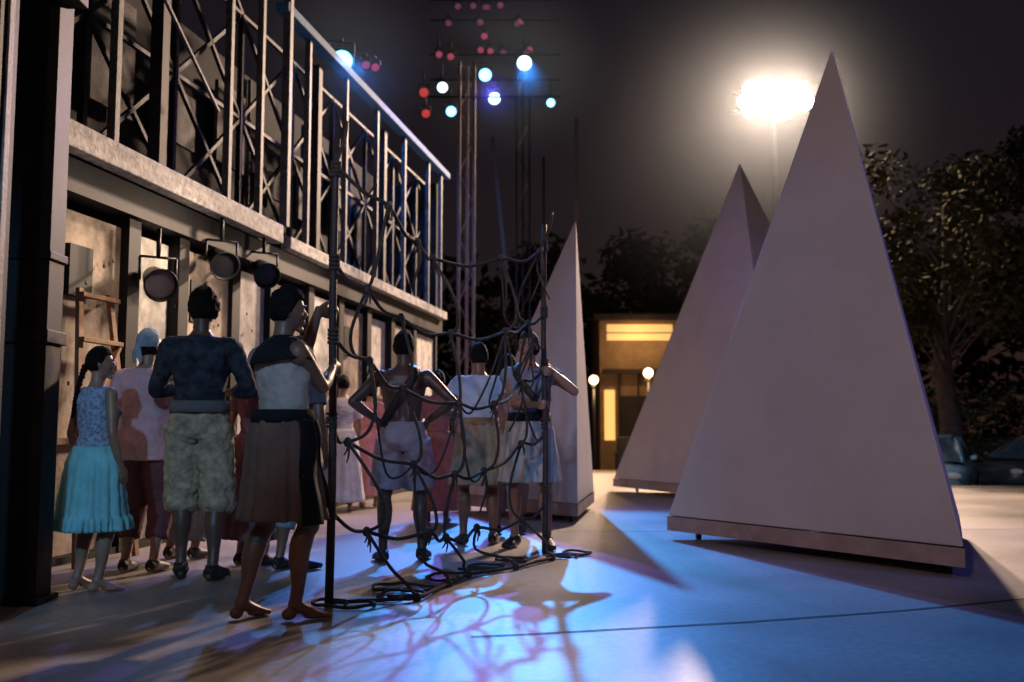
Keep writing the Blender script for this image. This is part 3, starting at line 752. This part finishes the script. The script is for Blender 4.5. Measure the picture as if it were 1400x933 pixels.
# ---------------------------------------------------------------- background kiosk building + lamps
k=empty('kiosk_building',(0,0,-.5))
b=B()
b.box(3.0,9.5,34,39,0,5.3,mi=0); b.box(2.8,9.7,33.8,39.2,5.301,5.5,mi=2)
b.box(3.25,5.5,33.93,33.998,4.6,5.15,mi=1); b.box(3.1,9.4,33.7,33.99,3.45,3.6,mi=2)
b.box(3.15,3.5,33.95,33.997,1.2,2.9,mi=3); b.box(3.7,5.4,33.95,33.996,0.1,2.7,mi=2); b.box(5.7,6.4,33.95,33.997,1.0,2.8,mi=3)
for x in (3.65,4.3,4.9,5.45): b.box(x-.03,x+.03,33.86,33.929,0,3.44,mi=2)
b.box(3.22,5.53,33.88,33.925,4.84,4.87,mi=2)
b.obj('walls',[M('stucco',(.34,.22,.13),.8,ns=2),E('lit_transom',(1,.66,.24),.6),M('dark_trim',(.05,.035,.03),.7),E('lit_window',(1,.55,.16),1.1)],k,smooth=False)
spot('kiosk_downlight',(4.3,32.5,4.6),(4.3,34,3),(1,.6,.25),110,140,.1,1)
for (x,y,z) in ((2.3,28,2.44),(3.63,26.5,2.55),(1.95,31,2.2)):
    q=empty('street_lamp',(x,y,-.5)); b=B(); b.tube([(0,0,0),(0,0,.3),(0,0,z+.3)],[.09,.05,.04],seg=10); b.tube([(0,0,z+.3),(0,0,z+.38)],[.08,.08],seg=12); b.obj('post',[dark],q)
    b=B(); b.ell((0,0,z+.5),.13,seg=18,rg=12); b.obj('globe',[E('globe_lit',(1,.74,.36),5)],q)
    l=bpy.data.lights.new('street_lamp_bulb','POINT'); l.energy=110; l.color=(1,.6,.25); l.shadow_soft_size=.14
    o=bpy.data.objects.new('bulb_light',l); o.location=(0,-.25,z+.45); o.parent=q; col.objects.link(o)
c=empty('equipment_cart',(3.3,27,-.5)); b=B(); b.box(-.5,.5,-.3,.3,.15,.95); b.box(-.45,.1,-.25,.25,.96,1.35); b.bar((.48,0,.9),(.6,0,1.3),.04)
for x in(-.4,.4): b.tube([(x,-.3,.08),(x,-.24,.08)],[.08,.08],seg=12,ref=(0,0,1))
b.obj('case',[M('case',(.05,.045,.05),.5)],c,smooth=False,bevel=.02)

# ---------------------------------------------------------------- cars
def car(loc,rz,paint):
    root=empty('parked_car',loc,R(rz))
    b=B(); secs=[(-2.2,.45,.35,.55),(-2.12,.7,.3,.72),(-1.6,.84,.24,.82),(-.6,.87,.22,.9),(.6,.87,.22,.9),(1.5,.86,.24,.92),(2.05,.78,.3,.88),(2.2,.6,.38,.7)]
    vs=[];fs=[];seg=24
    for x,w,z0,z1 in secs:
        for k in range(seg):
            a=2*math.pi*k/seg; ca,sa=math.cos(a),math.sin(a)
            vs.append((x,w*math.copysign(abs(ca)**.45,ca),(z0+z1)/2+(z1-z0)/2*math.copysign(abs(sa)**.55,sa)))
    for i in range(len(secs)-1):
        for k in range(seg): fs.append((i*seg+k,(i+1)*seg+k,(i+1)*seg+(k+1)%seg,i*seg+(k+1)%seg))
    fs.append(tuple(range(seg))); fs.append(tuple((len(secs)-1)*seg+k for k in range(seg-1,-1,-1)))
    b.add(vs,fs); b.obj('car_body',[paint],root)
    b=B(); secs=[(-1.3,.74,.84,.88),(-.55,.68,.84,1.36),(.2,.67,.84,1.42),(.9,.66,.84,1.36),(1.7,.7,.84,.92)]; vs=[];fs=[]
    for x,w,z0,z1 in secs:
        t=w-.14*(z1-z0)/.5
        vs+=[(x,-w,z0),(x,w,z0),(x,t,z1-.03),(x,t*.8,z1),(x,-t*.8,z1),(x,-t,z1-.03)]
    for i in range(len(secs)-1):
        for k2 in range(6):
            fs.append((i*6+k2,(i+1)*6+k2,(i+1)*6+(k2+1)%6,i*6+(k2+1)%6))
    b.add(vs,fs); b.obj('windows',[M('car_glass',(.05,.09,.13),.08,0,spec=.9,bd=0)],root,bevel=.02)
    b=B(); b.tube([(-.5,0,1.375),(.2,0,1.43),(.85,0,1.375)],[(.5,.02)]*3,seg=16,ref=(0,1,0))
    for sy in(-1,1):
        b.bar((-1.28,sy*.72,.88),(-.52,sy*.54,1.36),.05); b.bar((.88,sy*.53,1.35),(1.68,sy*.68,.9),.06); b.bar((.15,sy*.66,.88),(.18,sy*.53,1.38),.05)
        b.bar((-1.0,sy*.86,.95),(-1.0,sy*.98,.98),.14,.09)
    b.obj('roof',[paint],root)
    b=B()
    for x in(-1.4,1.35):
        for sy in(-1,1):
            b.tube([(x,sy*.68,.31),(x,sy*.88,.31)],[.31,.31],seg=24,ref=(0,0,1)); b.tube([(x,sy*.885,.31),(x,sy*.90,.31)],[.19,.17],seg=16,ref=(0,0,1),mi=1)
    b.obj('wheels',[M('tyre',(.02,.02,.02),.8),M('rim',(.5,.5,.52),.3,.9)],root)
    b=B()
    for sy in(-1,1): b.ell((-2.13,sy*.6,.62),(.06,.16,.07)); 
    b.obj('headlights',[M('headlight',(.6,.65,.7),.1,spec=.8)],root)
# nose-on to the stage: the pale-blue bonnet and windscreen peep out beside the pyramid
car((9.15,21.9,-.5),62,M('car_paint_blue',(.22,.40,.52),.3,.2,bd=0,coat=.8))
car((12.6,23.4,-.5),28,M('car_paint_dark',(.06,.07,.09),.3,.2,bd=0,coat=.8))
spot('car_fill_beam',(6.5,15.5,5),(9.6,20.5,.2),(.45,.72,1),300,50,.2,1)  # added blue spot to brighten the car, no lamp stands here

# ---------------------------------------------------------------- vegetation
leafm=M('foliage',(.045,.043,.022),.9,ns=.8,na=.6,bd=0,spec=.02); leafd=M('foliage_dark',(.024,.025,.017),.95,ns=.4,na=.5,bd=0,spec=.02)
bark=M('bark',(.085,.072,.075),.9,ns=5,na=.4,bs=20,bd=.8,dist=.03,spec=.1)
def leaves(b,c,r,n,sz):
    for _ in range(n):
        while True:
            p=Vector((random.uniform(-1,1),random.uniform(-1,1),random.uniform(-1,1)))
            if p.length<1: break
        p=p*(.55+.45*p.length)
        q=Vector(c)+Vector((p.x*r[0],p.y*r[1],p.z*r[2]))
        u=Vector((random.gauss(0,1),random.gauss(0,1),random.gauss(0,.6))).normalized(); v=u.cross(Vector((random.gauss(0,1),random.gauss(0,1),random.gauss(0,1)))).normalized()
        s_=sz*random.uniform(.6,1.3)
        b.add([q-u*s_,q-v*s_*.45,q+u*s_,q+v*s_*.45],[(0,1,2,3)])
def tree(name,loc,h,cr,nclump,nleaf,lm,sz=.12,trunk=.2,base=.38):
    root=empty(name,loc); b=B(); L_=B()
    b.tube([(0,0,0),(.08,0,h*.2),(-.06,.05,h*.4),(.1,0,h*.62),(.15,.05,h*.9)],[trunk*1.4,trunk,trunk*.8,trunk*.5,trunk*.12],seg=12,sub=4)
    for k in range(nclump):
        a=random.uniform(0,6.28); rr=cr*random.uniform(.25,1)*1.; z=h*random.uniform(base,1.0); rr*=math.sqrt(max(.1,1-((z/h-.62)/.5)**2))
        c=Vector((rr*math.cos(a),rr*math.sin(a),z)); z0=z*.68
        b.tube([(.05,0,z0),c*.5+Vector((0,0,z0*.5+.1)),c],[trunk*.16,trunk*.10,trunk*.03],seg=6,sub=3)
        q=random.uniform(.45,1)*cr*.36
        leaves(L_,c,(q,q,q*.7),nleaf,sz)
    b.obj('trunk_and_limbs',[bark],root); L_.obj('crown',[lm],root,smooth=False)
random.seed(21)
tree('tree',(10.3,23.6,-.5),7.9,3.0,38,230,leafm,.10,.26,base=.45)
tree('tree',(15.5,27.0,-.5),10,4.2,36,200,leafd,.14,.3)
tree('tree',(6.8,40.0,-.5),9.0,4.5,30,160,leafd,.2,.3)
tree('tree',(-.5,40.0,-.5),9,4,26,150,leafd,.2,.3)
b=B()
for k in range(50):
    x=9.6+random.random()*12; y=25.2+random.random()*2
    leaves(b,(x,y,.2+random.random()*1.8),(.7,.6,.6),130,.08)
b.obj('shrub_hedge',[M('shrub_leaf',(.07,.085,.07),.9,ns=1.5,na=.5,bd=0,spec=.05)],smooth=False)
b=B()
for k in range(140):
    x=-26+k*.55+random.random(); y=52+random.random()*8; h=random.uniform(3,12)
    leaves(b,(x,y,h*.6),(2.4,2,h*.6),100,.42)
b.obj('distant_tree_line',[leafd],smooth=False)

# ---------------------------------------------------------------- world, moon, camera
w=bpy.data.worlds.new('World'); sc.world=w; w.use_nodes=True
nt=w.node_tree;N=nt.nodes;L=nt.links; bg=N['Background']; out=N['World Output']
sky=N.new('ShaderNodeTexSky'); sky.sky_type='NISHITA'; sky.sun_disc=False; sky.sun_elevation=R(2); sky.sun_rotation=R(15)
L.new(sky.outputs['Color'],bg.inputs['Color']); bg.inputs['Strength'].default_value=.0009
bg2=N.new('ShaderNodeBackground'); bg2.inputs['Color'].default_value=(.0088,.0062,.0092,1); bg2.inputs['Strength'].default_value=1
ad=N.new('ShaderNodeAddShader'); L.new(bg.outputs[0],ad.inputs[0]); L.new(bg2.outputs[0],ad.inputs[1]); L.new(ad.outputs[0],out.inputs['Surface'])
l=bpy.data.lights.new('moon','SUN'); l.energy=.015; l.angle=R(.5); l.color=(.8,.85,1); o=bpy.data.objects.new('moon',l); o.rotation_euler=(R(50),0,R(15)); col.objects.link(o)
cd=bpy.data.cameras.new('camera'); cam=bpy.data.objects.new('camera',cd); col.objects.link(cam)
cd.lens=35; cd.sensor_width=36; cd.clip_end=2000; cam.location=(0,0,1.0); cam.rotation_euler=(R(90+5.18),0,0)
cd.dof.use_dof=True; cd.dof.focus_distance=6.6; cd.dof.aperture_fstop=1.6
sc.camera=cam
